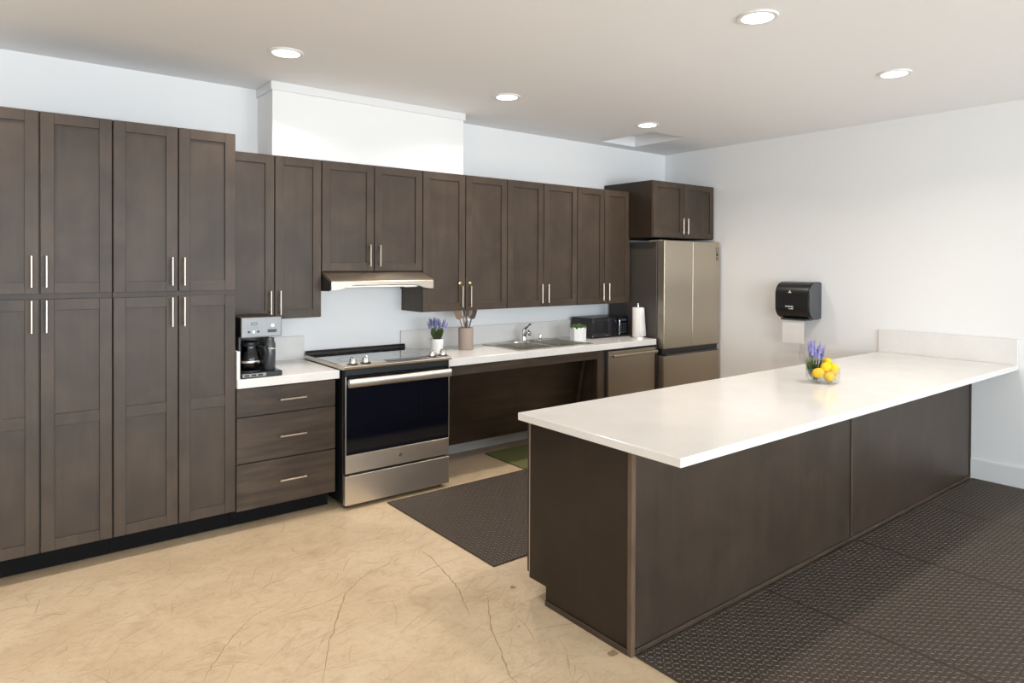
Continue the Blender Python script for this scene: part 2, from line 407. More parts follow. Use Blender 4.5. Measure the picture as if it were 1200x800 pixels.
# drawer base
c = thing('drawer_cabinet', 'dark brown three drawer base cabinet between the pantry and the range', 'cabinet', (-4.2, -.3, 0))
carcass(c, -4.4984, -3.902, -.002, PF+.021, .115, .825)
B().box(-4.497, -3.903, -.50, -.484, 0, .115).obj('toe_kick', M_toe, c)
for z0, z1 in ((.660, .818), (.391, .652), (.118, .383)):
    d = bx('drawer', M_woodh, c, -4.494, -3.906, PF, PF+.020, z0, z1, .0015); zc = z0+(z1-z0)*.5
    zc = {.660: .738, .391: .520, .118: .258}[z0]
    pull(d, (-4.256, PF, zc), (-4.098, PF, zc))
# wall cabinets
UF, UT, UB = -.3263, 2.2274, 1.1865
def wall_cab(xa, xm, xb, z0, label, hs, ha, hb_, knobs=False):
    c = thing('wall_cabinet', label, 'cabinet', ((xa+xb)/2, -.16, z0), 'wall cabinets')
    carcass(c, xa, xb, -.002, UF+.021, z0, UT)
    for (p, q, hx, sg) in ((xa, xm, hs[0], -1), (xm, xb, hs[1], 1)):
        d = shaker(c, p, q, z0+.002, UT-.001, UF, handle=(hx, ha, hb_))
        if knobs:
            k = Vector((hx+sg*-.024 if sg < 0 else hx-.010, UF, hb_+.022)) if False else Vector((hx-.022 if sg < 0 else hx-.008, UF, hb_+.022))
            B().tube([k, k+Vector((0, -.008, 0)), k+Vector((0, -.016, 0)), k+Vector((0, -.024, 0)), k+Vector((0, -.027, 0))], [.005, .005, .011, .012, .006], 14).obj('latch_knob', M_brass, d, True)
wall_cab(-4.490, -4.1814, -3.8746, UB, 'tall wall cabinet above the coffee maker', (-4.212, -4.152), 1.216, 1.368)
wall_cab(-3.8746, -3.4957, -3.1117, 1.4896, 'short wall cabinet above the range hood', (-3.536, -3.462), 1.524, 1.673)
wall_cab(-3.1117, -2.7353, -2.3341, UB, 'wall cabinet with brass knobs above the utensil crock', (-2.777, -2.699), 1.214, 1.376, True)
wall_cab(-2.3341, -1.9512, -1.5652, UB, 'wall cabinet above the sink faucet', (-1.983, -1.914), 1.221, 1.378)
wall_cab(-1.5652, -1.2267, -.8922, UB, 'wall cabinet above the microwave, next to the fridge cabinet', (-1.262, -1.189), 1.221, 1.375)
# cabinet over the fridge
c = thing('fridge_top_cabinet', 'deep two door cabinet above the refrigerator', 'cabinet', (-.46, -.3, 1.7925))
bx('body', M_end_shade, c, -.911, -.017, -.607, -.002, 1.7925, 2.3113, .0015)
bx('edge_strip', M_wood, c, -.9115, -.893, -.609, -.6072, 1.7925, 2.3113, .0005)
for p, q, hx in ((-.9105, -.474, -.517), (-.474, -.0175, -.449)):
    shaker(c, p, q, 1.795, 2.309, -.6282, handle=(hx, 1.834, 1.980))
# ------------------------------------------------------------------ range hood
c = thing('range_hood', 'stainless steel range hood under the short wall cabinet', 'range hood', (-3.49, -.25, 1.35))
hx0_, hx1_ = -3.872, -3.114
# sloped top with a front lip whose lower edge is arched
hb = B(); N = 20; rows = []
for i in range(N+1):
    x = hx0_+(hx1_-hx0_)*i/N; u = min(i, N-i)/N; lift = .034*min(1, max(0, (u-.04)/.14))**.7 if u > .04 else 0
    lift = .030*(1-math.cos(PI*min(1, max(0, (u-.05)/.16))))/2
    pr = [(-.005, 1.4885), (-.325, 1.4885), (-.345, 1.478), (-.478, 1.432), (-.484, 1.424), (-.484, 1.370+lift), (-.470, 1.370+lift), (-.462, 1.418), (-.34, 1.462), (-.005, 1.470)]
    rows.append([hb.bm.verts.new((x, p[0], p[1])) for p in pr])
K = len(rows[0])
for a, d in zip(rows, rows[1:]):
    for k in range(K): hb.bm.faces.new((a[k], a[(k+1) % K], d[(k+1) % K], d[k]))
hb.bm.faces.new(rows[0]); hb.bm.faces.new(rows[-1][::-1])
hb.obj('canopy', M_hood, c, True)
for x0, x1 in ((hx0_-.0008, hx0_+.006), (hx1_-.006, hx1_+.0008)):
    B().prism([(-.005, 1.352), (-.44, 1.362), (-.468, 1.372), (-.462, 1.418), (-.345, 1.462), (-.325, 1.4885), (-.005, 1.4885)], 0, x0, x1).obj('side_panel', M_black, c)
bx('filter', M_steel, c, -3.80, -3.18, -.44, -.06, 1.385, 1.395)
bx('inner_shell', M_black, c, -3.865, -3.12, -.455, -.006, 1.400, 1.412)
bx('lamp_cover', M_white, c, -3.30, -3.20, -.40, -.30, 1.378, 1.386)

# ------------------------------------------------------------------ countertops
CZ0, CZ1, CF = .826, .877, -.6527
c = thing('countertop', 'short white quartz countertop under the coffee maker', 'countertop', (-4.19, -.3, CZ0), 'white quartz countertops')
bx('slab', M_quartz, c, -4.496, -3.888, CF, -.002, CZ0, CZ1, .003, 2)
bx('backsplash', M_quartz, c, -4.496, -3.876, -.021, -.002, CZ1, 1.038, .0015)
bx('side_splash', M_quartz, c, -4.4955, -4.478, -.640, -.0215, CZ1, 1.038, .0015)
c = thing('countertop', 'long white quartz countertop holding the sink', 'countertop', (-2, -.3, CZ0), 'white quartz countertops')
SX0, SX1, SY0, SY1 = -2.405, -1.615, -.585, -.085
s = B()
for a in ((-3.088, SX0+.02, CF, -.002), (SX1-.02, -.8929, CF, -.002), (SX0+.02, SX1-.02, CF, SY0+.02), (SX0+.02, SX1-.02, SY1-.02, -.002)): s.box(*a, CZ0, CZ1, .0012)
s.obj('slab', M_quartz, c)
bx('backsplash', M_quartz, c, -3.122, -.8929, -.021, -.002, CZ1, 1.030, .0015)
# sink
k = thing('kitchen_sink', 'stainless double bowl drop in sink', 'sink', (-2.01, -.33, CZ1))
s = B(); z = CZ1+.0005; zt = z+.004
bowls = [(SX0+.035, -2.030, SY0+.03, SY1-.10), (-1.990, SX1-.035, SY0+.03, SY1-.10)]
for a in ((SX0, bowls[0][0], SY0, SY1), (bowls[0][1], bowls[1][0], SY0, SY1), (bowls[1][1], SX1, SY0, SY1),
          (bowls[0][0], bowls[0][1], SY0, bowls[0][2]), (bowls[1][0], bowls[1][1], SY0, bowls[0][2]),
          (bowls[0][0], bowls[0][1], bowls[0][3], SY1), (bowls[1][0], bowls[1][1], bowls[0][3], SY1)): s.box(*a, z, zt)
bmesh.ops.remove_doubles(s.bm, verts=s.bm.verts, dist=1e-5)
s.obj('rim', M_sinks, k)
for x0, x1, y0, y1 in bowls:
    s = B(); zb = .757; i_ = .014; cc = [(x0, y0), (x1, y0), (x1, y1), (x0, y1)]; ci = [(x0+i_, y0+i_), (x1-i_, y0+i_), (x1-i_, y1-i_), (x0+i_, y1-i_)]
    top = [s.bm.verts.new((*p, zt-.001)) for p in cc]; md = [s.bm.verts.new((p[0]+(q[0]-p[0])*.35, p[1]+(q[1]-p[1])*.35, zb+.02)) for p, q in zip(cc, ci)]; bt = [s.bm.verts.new((*p, zb)) for p in ci]
    for A_, C_ in ((top, md), (md, bt)):
        for q in range(4): s.bm.faces.new((A_[q], A_[(q+1) % 4], C_[(q+1) % 4], C_[q]))
    s.bm.faces.new(bt)
    bo = s.obj('bowl', M_sinks, k, True)
    B().lathe([(0, .002), (.03, .002), (.040, .001), (.042, 0)], ((x0+x1)/2, (y0+y1)/2, zb), 20).obj('drain', M_chrome, bo, True)
# faucet and sprayer
c = thing('kitchen_faucet', 'chrome single lever faucet behind the sink', 'faucet', (-2.0, -.125, CZ1+.005)); fx, fy, fz = -2.0, -.125, CZ1+.0048
s = B().lathe([(.0, .0), (.028, 0), (.028, .012), (.0, .014)], (fx, fy, fz), 20)
for v in s.bm.verts: v.co.x = fx+(v.co.x-fx)*4.2
s.obj('deck_plate', M_chrome, c, True)
B().lathe([(.027, 0), (.024, .03), (.025, .075), (.020, .092), (0, .098)], (fx, fy, fz+.012), 20).obj('body', M_chrome, c, True)
B().tube([(fx, fy-.010, fz+.050), (fx-.022, fy-.06, fz+.088), (fx-.045, fy-.115, fz+.100), (fx-.058, fy-.145, fz+.090), (fx-.062, fy-.155, fz+.070)], [.016, .015, .013, .014, .014], 12).obj('spout', M_chrome, c, True)
B().tube([(fx, fy, fz+.095), (fx+.006, fy-.02, fz+.120), (fx+.016, fy-.05, fz+.145), (fx+.022, fy-.068, fz+.152)], [.016, .013, .010, .007], 10).obj('lever', M_chrome, c, True)
tag(B().lathe([(.020, 0), (.020, .006), (.014, .008), (.015, .045), (.013, .052), (0, .053)], (-1.825, -.135, CZ1+.0048), 18).obj('soap_dispenser', M_chrome, None, True), 'small chrome deck cap beside the faucet', 'soap dispenser')

# open knee space under the sink
c = thing('sink_base', 'open dark wood sink base with apron and sloping panel', 'cabinet', (-2.3, -.3, 0))
bx('apron', M_woodh, c, -3.086, -1.6125, -.632, -.612, .754, .8255)
B().box(-1.6120, -1.534, -.632, -.602, 0, .8255, .001).box(-1.552, -1.534, -.602, -.003, 0, .8255).obj('side_panel', M_wood, c)
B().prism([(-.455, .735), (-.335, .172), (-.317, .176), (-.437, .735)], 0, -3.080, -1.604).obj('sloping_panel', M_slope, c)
B().box(-1.604, -1.590, -.46, -.44, .70, .735).prism([(-.470, .735), (-.35, .172), (-.335, .172), (-.455, .735)], 0, -1.618, -1.590).obj('panel_cleat', M_wood, c)
bx('left_gable', M_dark, c, -3.088, -3.081, -.60, -.003, .0, .8255)

# ------------------------------------------------------------------ range
c = thing('electric_range', 'slide in stainless electric range with black oven door', 'range', (-3.49, -.35, 0))
rx0, rx1 = -3.868, -3.108
bx('body', M_black, c, rx0, rx1, -.655, -.025, .03, .8775, .002)
for x in (rx0+.04, rx1-.04):
    for y in (-.62, -.08): B().tube([(x, y, 0), (x, y, .03)], .016, 10).obj('foot', M_black, c)
# cooktop: steel rim tray with glass surface
B().box(rx0-.012, rx1+.012, -.600, -.024, .8785, .903, .003).obj('cooktop_rim', M_steel, c)
bx('cooktop_glass', M_cook, c, rx0-.004, rx1+.004, -.592, -.055, .9028, .906, .001)
for i, (x, y, r_) in enumerate(((-3.70, -.44, .105), (-3.30, -.44, .09), (-3.70, -.19, .075), (-3.30, -.19, .075), (-3.49, -.16, .05))):
    B().lathe([(r_, .0), (r_, .0003), (r_-.003, .0003), (r_-.003, 0), (r_, 0)], (x, y, .9061), 40).obj('burner_ring', M_smoke, c)
B().prism([(-.055, .9065), (-.050, .925), (-.043, .931), (-.028, .931), (-.026, .9035), (-.05, .9035)], 0, rx0-.004, rx1+.004).obj('rear_riser', M_black, c, True)
# sloped control panel
pp = [(-.592, .9075), (-.601, .9125), (-.692, .9045), (-.704, .901), (-.707, .897), (-.704, .884), (-.690, .882), (-.655, .8785), (-.592, .8785)]
B().prism(pp, 0, rx0-.012, rx1+.012).obj('control_panel', M_steel, c, False)
bx('front_band', M_black, c, rx0+.002, rx1-.002, -.686, -.655, .840, .8815, .002)
sl = math.atan2(.0075, .089)
def on_panel(x, y, w, d, h, name, mt):
    zc = .9125+(y+.601)*math.tan(sl); s = B().box(-w/2, w/2, -d/2, d/2, 0, h, .0008)
    bmesh.ops.rotate(s.bm, verts=s.bm.verts, cent=(0, 0, 0), matrix=Matrix.Rotation(sl, 3, 'X')); bmesh.ops.translate(s.bm, verts=s.bm.verts, vec=(x, y, zc+.0003))
    return s.obj(name, mt, c)
on_panel(-3.42, -.645, .30, .055, .002, 'touch_display', M_gloss)
for x in (-3.800, -3.712, -3.222, -3.136):
    y = -.648; zc = .9125+(y+.601)*math.tan(sl)
    kb = B().lathe([(.030, 0), (.030, .006), (.024, .009), (.022, .032), (.019, .037), (0, .037)], (x, y, zc), 24).obj('knob', M_chrome, c, True)
    B().lathe([(.033, 0), (.033, .004), (.030, .0045), (.030, 0), (.033, 0)], (x, y, zc-.0002), 24).obj('knob_collar', M_black, kb, True)
    B().box(x-.0035, x+.0035, y-.021, y+.021, zc+.036, zc+.045, .002).obj('grip', M_chrome, kb)
# oven door
od = bx('oven_door', M_black, c, rx0+.003, rx1-.003, -.684, -.656, .228, .837, .002)
B().box(rx0+.003, rx1-.003, -.690, -.684, .345, .837, .0015).obj('door_glass', M_oven, od)
B().box(rx0+.003, rx1-.003, -.692, -.684, .229, .343, .0015).obj('lower_steel_band', M_steel, od)
B().box(rx0+.0015, rx0+.006, -.693, -.684, .345, .837).obj('edge_trim', M_steel, od); B().box(rx1-.006, rx1-.0015, -.693, -.684, .345, .837).obj('edge_trim', M_steel, od)
hh = B(); prh = []
for k_ in range(16):
    a = 2*PI*k_/16; prh.append((-.728+.012*math.copysign(abs(math.cos(a))**.7, math.cos(a)), 0.799+.027*math.copysign(abs(math.sin(a))**.7, math.sin(a))))
hh.prism(prh, 0, rx0+.008, rx1-.012)
hh.obj('handle', M_steel, od, True)
for x in (rx0+.012, rx1-.030): B().box(x, x+.018, -.722, -.690, .784, .814, .002).obj('handle_bracket', M_chrome, od)
B().tube([(-3.487, -.6915, .290), (-3.487, -.6935, .290)], .013, 24).obj('round_badge', M_chrome, od)
bx('storage_drawer', M_steel, c, rx0+.001, rx1-.001, -.692, -.656, .030, .214, .002)

# ------------------------------------------------------------------ dishwasher
c = thing('dishwasher', 'stainless dishwasher between the sink base and the refrigerator', 'dishwasher', (-1.21, -.3, 0))
bx('body', M_black, c, -1.528, -.902, -.625, -.02, .02, .823, .002)
d = bx('door', M_fsteel, c, -1.500, -.908, -.652, -.626, .11, .806, .003)
B().box(-1.500, -.908, -.660, -.652, .752, .806, .002).obj('control_strip', M_fsteel, d)
B().tube([(-1.485, -.692, .772), (-.925, -.692, .772)], .0125, 14).obj('handle', M_fsteel, d, True)
for x in (-1.475, -.935): B().tube([(x, -.655, .772), (x, -.690, .772)], .010, 10).obj('handle_post', M_fsteel, d)
bx('toe_kick', M_toe, c, -1.528, -.902, -.56, -.54, 0, .10)

# ------------------------------------------------------------------ refrigerator
c = thing('refrigerator', 'bronze steel french door refrigerator in the corner', 'refrigerator', (-.44, -.4, 0))
fx0, fx1 = -.858, -.036
bx('body', M_fside, c, fx0, fx1, -.625, -.03, .03, 1.755, .004)
bx('hinge_cover', M_steel, c, fx0+.005, fx0+.09, -.66, -.52, 1.755, 1.772, .003); bx('hinge_cover', M_steel, c, fx1-.09, fx1-.005, -.66, -.52, 1.755, 1.772, .003)
for x in (fx0+.06, fx1-.06):
    for y in (-.58, -.1): B().tube([(x, y, 0), (x, y, .03)], .02, 10).obj('foot', M_black, c)
fm = -.4495
for x0, x1 in ((fx0, fm-.002), (fm+.002, fx1)):
    d = bx('door', M_fsteel, c, x0, x1, -.711, -.632, .785, 1.768, .007, 3)
    if x1 < -.2:
        B().box(x1+.0001, x1+.0015, -.700, -.66, .80, 1.75).obj('edge_gasket', M_black, d)
    else:
        # small vertical badge near the outer top corner
        bx_, bz = -.094, 1.668
        g = B()
        for (u0, u1, v0, v1) in ((0, .004, 0, .036), (.024, .028, 0, .036), (.004, .024, 0, .004), (.004, .010, .032, .036), (.018, .024, .032, .036),
                                 (.004, .026, -.030, -.006), (.004, .010, -.062, -.034), (.016, .028, -.046, -.040), (.020, .028, -.062, -.050)):
            g.box(bx_+u0*1.35, bx_+u1*1.35, -.7122, -.711, bz+v0*1.25, bz+v1*1.25)
        g.obj('badge', M_badge, d)
bx('handle_recess', M_black, c, fx0+.004, fx1-.004, -.690, -.632, .728, .784, .002)
d = bx('freezer_drawer', M_fsteel, c, fx0, fx1, -.711, -.632, .07, .722, .007, 3)
B().box(fx0+.03, fx1-.03, -.716, -.708, .722, .735, .002).obj('pull_lip', M_fside, d)

# ------------------------------------------------------------------ peninsula
bl, bn, bf, bs = -3.632, -2.858, -2.225, -1.824
c = thing('peninsula_cabinet', 'dark wood peninsula base under the long white countertop', 'peninsula', (-1.8, -2.55, 0))
bx('body', M_dark, c, bl+.02, -.004, bn+.02, bf+.005, .10, .822, 0)
bx('toe_kick', M_toe, c, bl+.02, -.004, bn+.02, bf-.12, 0, .10, 0)
# end panel with a toe notch on the kitchen side
B().prism([(bn+.02, .0), (bf-.117, .0), (bf-.117, .085), (bf, .085), (bf, .8225), (bn+.02, .8225)], 0, bl, bl+.019).obj('end_panel', M_end_shade, c)
bx('panel_edge', M_edge, c, bl-.001, bl+.019, bf+.0002, bf+.004, .085, .8225, .0005)
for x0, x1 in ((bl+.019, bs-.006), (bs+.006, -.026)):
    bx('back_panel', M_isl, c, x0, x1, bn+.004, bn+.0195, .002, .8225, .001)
bx('seam_strip', M_wood, c, bs-.012, bs+.012, bn-.002, bn+.004, .026, .8225, .001)
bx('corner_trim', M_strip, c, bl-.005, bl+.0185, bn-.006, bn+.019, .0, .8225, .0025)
bx('corner_trim', M_dark, c, -.026, -.004, bn-.002, bn+.0195, .0, .8225, .002)
bx('bottom_trim', M_wood, c, bl+.019, -.028, bn-.007, bn+.0035, .001, .025, .002)
bx('bottom_trim', M_wood, c, bl-.007, bl-.0005, bn+.0195, bf-.117, .001, .025, .002)
# kitchen side doors
n_ = 6; x0 = bl+.004; w_ = (-.03-x0)/n_
for i in range(n_):
    xa, xb = x0+i*w_, x0+(i+1)*w_; d = None
    g = .0015; e = .0012; st = .055; yb = bf+.0055; f = B()
    f.box(xa+g, xa+st, yb, yb+.02, .105, .81, e).box(xb-st, xb-g, yb, yb+.02, .105, .81, e).box(xa+st, xb-st, yb, yb+.02, .105, .16, e).box(xa+st, xb-st, yb, yb+.02, .755, .81, e)
    d = f.obj('door', M_wood, c); B().box(xa+st-.003, xb-st+.003, yb+.004, yb+.010, .157, .758).obj('panel', M_woodp, d)
    hx = xb-.03 if i % 2 == 0 else xa+.03; pull(d, (hx, yb+.02, .62), (hx, yb+.02, .775), (0, 1, 0))
c = thing('countertop', 'long white quartz peninsula countertop with the lemon vase on it', 'countertop', (-1.85, -2.67, .823), 'white quartz countertops')
bx('slab', M_quartz, c, -3.691, -.002, -3.1416, -2.2056, .8235, .858, .003, 2)
bx('backsplash', M_quartz, c, -.021, -.002, -3.1416, -2.2056, .858, 1.037, .0015)

# ------------------------------------------------------------------ mats
def tread_mesh(x0, x1, y0, y1, z, h, pit, Lh, Wh, border):
    vs, fs = [], []; nx = int((x1-x0-2*border)/pit); ny = int((y1-y0-2*border)/pit)
    for i in range(nx+1):
        for j in range(ny+1):
            cx_ = x0+border+i*pit; cy_ = y0+border+j*pit; a = PI/4 if (i+j) % 2 else -PI/4
            ca, sa = math.cos(a), math.sin(a); k0 = len(vs)
            for (u, v, w) in ((-Lh, 0, 0), (0, -Wh, 0), (Lh, 0, 0), (0, Wh, 0), (-Lh*.45, 0, h), (Lh*.45, 0, h)):
                vs.append((cx_+u*ca-v*sa, cy_+u*sa+v*ca, z+w))
            for q in ((0, 1, 4), (1, 5, 4), (1, 2, 5), (2, 3, 5), (3, 4, 5), (3, 0, 4)): fs.append([k0+t_ for t_ in q])
    return vs, fs
def mat_thing(name, label, x0, x1, y0, y1, h=.009, group=None, pit=.0225, z0=.0006, th=.0026):
    c = thing(name, label, 'mat', ((x0+x1)/2, (y0+y1)/2, 0), group)
    B().box(x0, x1, y0, y1, z0, h, .003, 2).obj('base', M_rub, c)
    vs, fs = tread_mesh(x0, x1, y0, y1, h-.0002, th, pit, pit*.52, pit*.20, .014)
    me = bpy.data.meshes.new('tread'); o_ = ORG[c.name]; me.from_pydata([(v[0]-o_.x, v[1]-o_.y, v[2]-o_.z) for v in vs], [], fs); me.materials.append(M_rubt)
    t_ = bpy.data.objects.new('tread', me); COL.objects.link(t_); t_.parent = c; t_['kind'] = 'stuff'
mat_thing('rubber_mat', 'black textured rubber mat in front of the range', -3.594, -2.05, -1.889, -.720, th=.0016)
xs = [-3.618, -2.722, -1.796, -.876, -.018]
for i, lab in enumerate(('black studded rubber mat at the near corner of the peninsula', 'second black studded rubber mat from the near peninsula corner',
                         'third black studded rubber mat, beside the panel seam of the peninsula', 'black studded rubber mat against the right wall')):
    mat_thing('rubber_mat', lab, xs[i]+.0015, xs[i+1]-.0015, -4.39, -2.872, group='rubber mats beside the peninsula')
tag(B().box(-2.455, -1.75, -.700, -.19, .0006, .012, .004, 2).obj('green_mat', M_green, None), 'olive green floor mat under the sink', 'mat')

# ------------------------------------------------------------------ things on the counters
CT = CZ1+.0006
# coffee maker
c = thing('coffee_maker', 'black and steel coffee maker with glass carafe on the short counter', 'coffee maker', (-4.35, -.5, CT))
kx0, kx1, ky0, ky1 = -4.468, -4.240, -.615, -.345
bx('base', M_black, c, kx0, kx1+.006, ky0-.015, ky1, CT, .908, .006, 2)
bx('rear_tower', M_black, c, kx0, kx1-.015, ky1-.105, ky1, .908, 1.112, .006, 2)
bx('left_column', M_black, c, kx0, kx0+.016, ky0+.05, ky1-.105, .908, 1.112, .003)
hd = bx('head', M_black, c, kx0, kx1, ky0+.012, ky1, 1.112, 1.228, .008, 3)
fp_ = bx('control_panel', M_panel, c, kx0+.002, kx1+.004, ky0-.004, ky0+.014, 1.110, 1.226, .006, 3)
yq = ky0-.0045
def plate(x0, x1, z0, z1, mt, name='button', p=None): return B().box(x0, x1, yq-.0015, yq+.003, z0, z1, .0006).obj(name, mt, p or fp_)
plate(-4.412, -4.378, 1.182, 1.198, M_black, 'display'); B().box(-4.409, -4.381, yq-.0022, yq-.0014, 1.185, 1.195).obj('display_glow', M_panel, fp_)
for x in (-4.424, -4.398, -4.372): B().tube([(x, yq+.002, 1.144), (x, yq-.004, 1.144)], .0068, 14).obj('button', M_black if x != -4.398 else M_chrome, fp_)
B().tube([(-4.290, yq+.002, 1.176), (-4.290, yq-.003, 1.176)], .0075, 14).obj('button', M_chrome, fp_)
plate(-4.318, -4.266, 1.136, 1.154, M_black, 'badge')
for i in range(4): B().tube([(-4.43+.018*i, yq+.002, 1.166), (-4.43+.018*i, yq-.0008, 1.166)], .0015, 8).obj('print_dot', M_black, fp_)
# base badge with switches
yb = ky0-.0155
B().box(-4.462, -4.330, yb-.0015, yb+.003, .884, .903, .0008).obj('switch_plate', M_panel, c)
for x in (-4.452, -4.414, -4.376): B().box(x, x+.028, yb-.0028, yb-.001, .888, .899, .0008).obj('switch', M_black, c)
cx_, cy_ = -4.392, -.535
B().lathe([(.0, .0), (.058, 0), (.058, .004), (0, .006)], (cx_, cy_, .9083), 28).obj('warming_plate', M_smoke, c, True)
# right hot water column
B().lathe([(.030, 0), (.034, .006), (.034, .150), (.026, .172), (.026, .189)], (-4.283, -.545, .909), 20).obj('hot_water_tank', M_smoke, c, True)
B().lathe([(.0345, 0), (.036, .004), (.0345, .008)], (-4.283, -.545, 1.03), 20).obj('tank_ring', M_chrome, c, True)
k = thing('glass_carafe', 'glass coffee carafe with black handle inside the coffee maker', 'carafe', (cx_, cy_, .9145))
B().lathe([(.0, 0), (.050, 0), (.060, .012), (.064, .05), (.057, .095), (.046, .125), (.046, .140), (.044, .140), (.044, .125), (.055, .095), (.061, .05), (.057, .014), (0, .003)], (cx_, cy_, .9145), 28).obj('jug', M_smglass, k, True)
B().lathe([(.0, .0), (.0465, 0), (.049, .008), (.049, .022), (.03, .03), (0, .03)], (cx_, cy_, .9145+.140), 24).obj('lid', M_black, k, True)
B().lathe([(.0645, 0), (.066, .006), (.0645, .012)], (cx_, cy_, .9145+.045), 24).obj('band', M_chrome, k, True)
hv = [(cx_+.040, cy_-.030, 1.058), (cx_+.066, cy_-.052, 1.05), (cx_+.074, cy_-.058, 1.01), (cx_+.066, cy_-.050, .965), (cx_+.054, cy_-.040, .955)]
B().tube(hv, [.009, .010, .010, .009, .007], 10).obj('handle', M_black, k, True)

# plants
def spike(p, h, lean, mt):
    """lavender spike: florets packed round a short axis"""
    s = B(); d = Vector(lean).normalized()
    for i in range(6):
        t_ = i/5; q = Vector(p)+d*h*t_; rr_ = .0068*(1-.55*t_)
        for j in range(4):
            a = j*PI/2+i*.7; s.ell(q+Vector((math.cos(a)*rr_*.7, math.sin(a)*rr_*.7, 0)), (rr_*.75, rr_*.75, rr_*1.0), None, 6, 4)
    return s
def lavender(par, c0, zb, hgt, spread, n_, leafn, rnd):
    for i in range(n_):
        a = rnd.uniform(0, 2*PI); r_ = spread*math.sqrt(rnd.random()); tip = Vector((c0[0]+r_*math.cos(a)*1.2, c0[1]+r_*math.sin(a)*1.2, zb+hgt*rnd.uniform(.58, .78)))
        bs_ = Vector((c0[0]+r_*.35*math.cos(a), c0[1]+r_*.35*math.sin(a), zb)); mid = (bs_+tip)/2+Vector((rnd.uniform(-.004, .004),)*3)
        st_ = B().tube([bs_, mid, tip], [.0016, .0014, .0011], 5).obj('stem', M_stem, par)
        spike(tip, hgt*rnd.uniform(.20, .30), tip-bs_, 0).obj('flower', M_lav if rnd.random() < .6 else M_lavd, st_, True)
    s = B()
    for i in range(leafn):
        a = rnd.uniform(0, 2*PI); b0 = Vector((c0[0]+spread*.4*math.cos(a+1), c0[1]+spread*.4*math.sin(a+1), zb+hgt*rnd.uniform(0, .25)))
        L_ = hgt*rnd.uniform(.25, .45); o_ = Vector((math.cos(a), math.sin(a), 0)); e_ = b0+o_*L_*rnd.uniform(.25, .6)+Vector((0, 0, L_)); w_ = Vector((-o_.y, o_.x, 0))*.0032
        m_ = (b0+e_)/2+o_*.004
        for q in ((b0, m_-w_, e_), (b0, e_, m_+w_)): s.face(q)
        s.face((b0, m_+w_*.2+o_*.0025, e_))
    lf = s.obj('leaves', M_leaf, par); lf['kind'] = 'stuff'
rnd = random.Random(3)
px_, py_ = -2.955, -.270
c = thing('potted_lavender', 'small lavender in a white pot beside the range', 'plant', (px_, py_, CT))
B().lathe([(.0, 0), (.040, 0), (.045, .012), (.052, .098), (.052, .102), (.047, .102), (.045, .085), (0, .085)], (px_, py_, CT), 28).obj('pot', M_white, c, True)
B().lathe([(0, 0), (.046, 0), (.04, .006), (0, .008)], (px_, py_, CT+.083), 20).obj('soil', M_soil, c)
lavender(c, (px_, py_), CT+.088, .165, .058, 22, 190, rnd)
# utensil crock
ux, uy = -2.690, -.265
tag(B().lathe([(.0, 0), (.054, 0), (.058, .006), (.058, .170), (.054, .170), (.054, .02), (0, .02)], (ux, uy, CT), 32).obj('utensil_crock', M_clay, None, True), 'taupe stoneware crock holding cooking utensils', 'utensil crock')
def utensil(name, label, a, lean, L_, kind, mt):
    bx0 = Vector((ux-.02*math.cos(a), uy-.02*math.sin(a)*.6, CT+.026)); d = Vector((math.cos(a)*lean, math.sin(a)*lean*.55, 1)).normalized(); p = lambda t_: bx0+d*L_*t_
    t_ = thing(name, label, 'utensil', bx0, 'utensils in the crock')
    B().tube([p(0), p(.5), p(.76)], [.006, .0055, .0048], 8).obj('handle', mt, t_, True)
    fx_ = Vector((.8, -.6, 0)); fx_ = (fx_-d*fx_.dot(d)).normalized(); nz = d.cross(fx_)
    if kind == 'spoon':
        s = B(); R_ = Matrix((fx_, nz, d)).transposed().to_quaternion(); s.ell(p(.87), (.026, .006, L_*.12), R_, 14, 8); s.obj('bowl', mt, t_, True)
    elif kind == 'spatula':
        s = B(); hw = .026
        A_ = [p(.74)-fx_*.012, p(.74)+fx_*.012, p(.79)+fx_*hw, p(1)+fx_*hw*1.05, p(1)-fx_*hw*1.05, p(.79)-fx_*hw]
        f1 = [s.bm.verts.new(q+nz*.0025) for q in A_]; f2 = [s.bm.verts.new(q-nz*.0025) for q in A_]; s.bm.faces.new(f1); s.bm.faces.new(f2[::-1])
        for i in range(6): s.bm.faces.new((f1[i], f2[i], f2[(i+1) % 6], f1[(i+1) % 6]))
        s.obj('blade', mt, t_)
    elif kind == 'whisk':
        for i in range(5):
            an = PI*i/5; o_ = fx_*math.cos(an)+nz*math.sin(an)
            B().tube([p(.74)]+[p(.76+.24*u)+o_*.022*math.sin(PI*u**.8) for u in (.2, .4, .6, .8, 1)]+[p(.76+.24*u)-o_*.022*math.sin(PI*u**.8) for u in (.8, .6, .4, .2)]+[p(.74)], .0012, 5).obj('wire', M_chrome, t_)
    else:
        s = B(); hw = .024
        for i in range(4):
            o_ = fx_*(-hw+2*hw*i/3); s.tube([p(.78)+o_*.6, p(.84)+o_, p(1)+o_], .0035, 6)
        s.tube([p(.78)-fx_*hw*.7, p(.78)+fx_*hw*.7], .005, 6).tube([p(1)-fx_*hw, p(1)+fx_*hw], .0035, 6); s.obj('tines', mt, t_)
utensil('wooden_spatula', 'brown spatula leaning furthest left in the crock', PI, .36, .305, 'spatula', M_uten)
utensil('slotted_turner', 'slotted turner just left of centre in the crock', PI*.9, .20, .30, 'slot', M_uten)
utensil('dark_spoon', 'dark spoon upright in the middle of the crock', PI*.5, .05, .305, 'spoon', M_utend)
utensil('wooden_spoon', 'light wooden spoon leaning right in the crock', .25, .20, .31, 'spoon', M_uten)
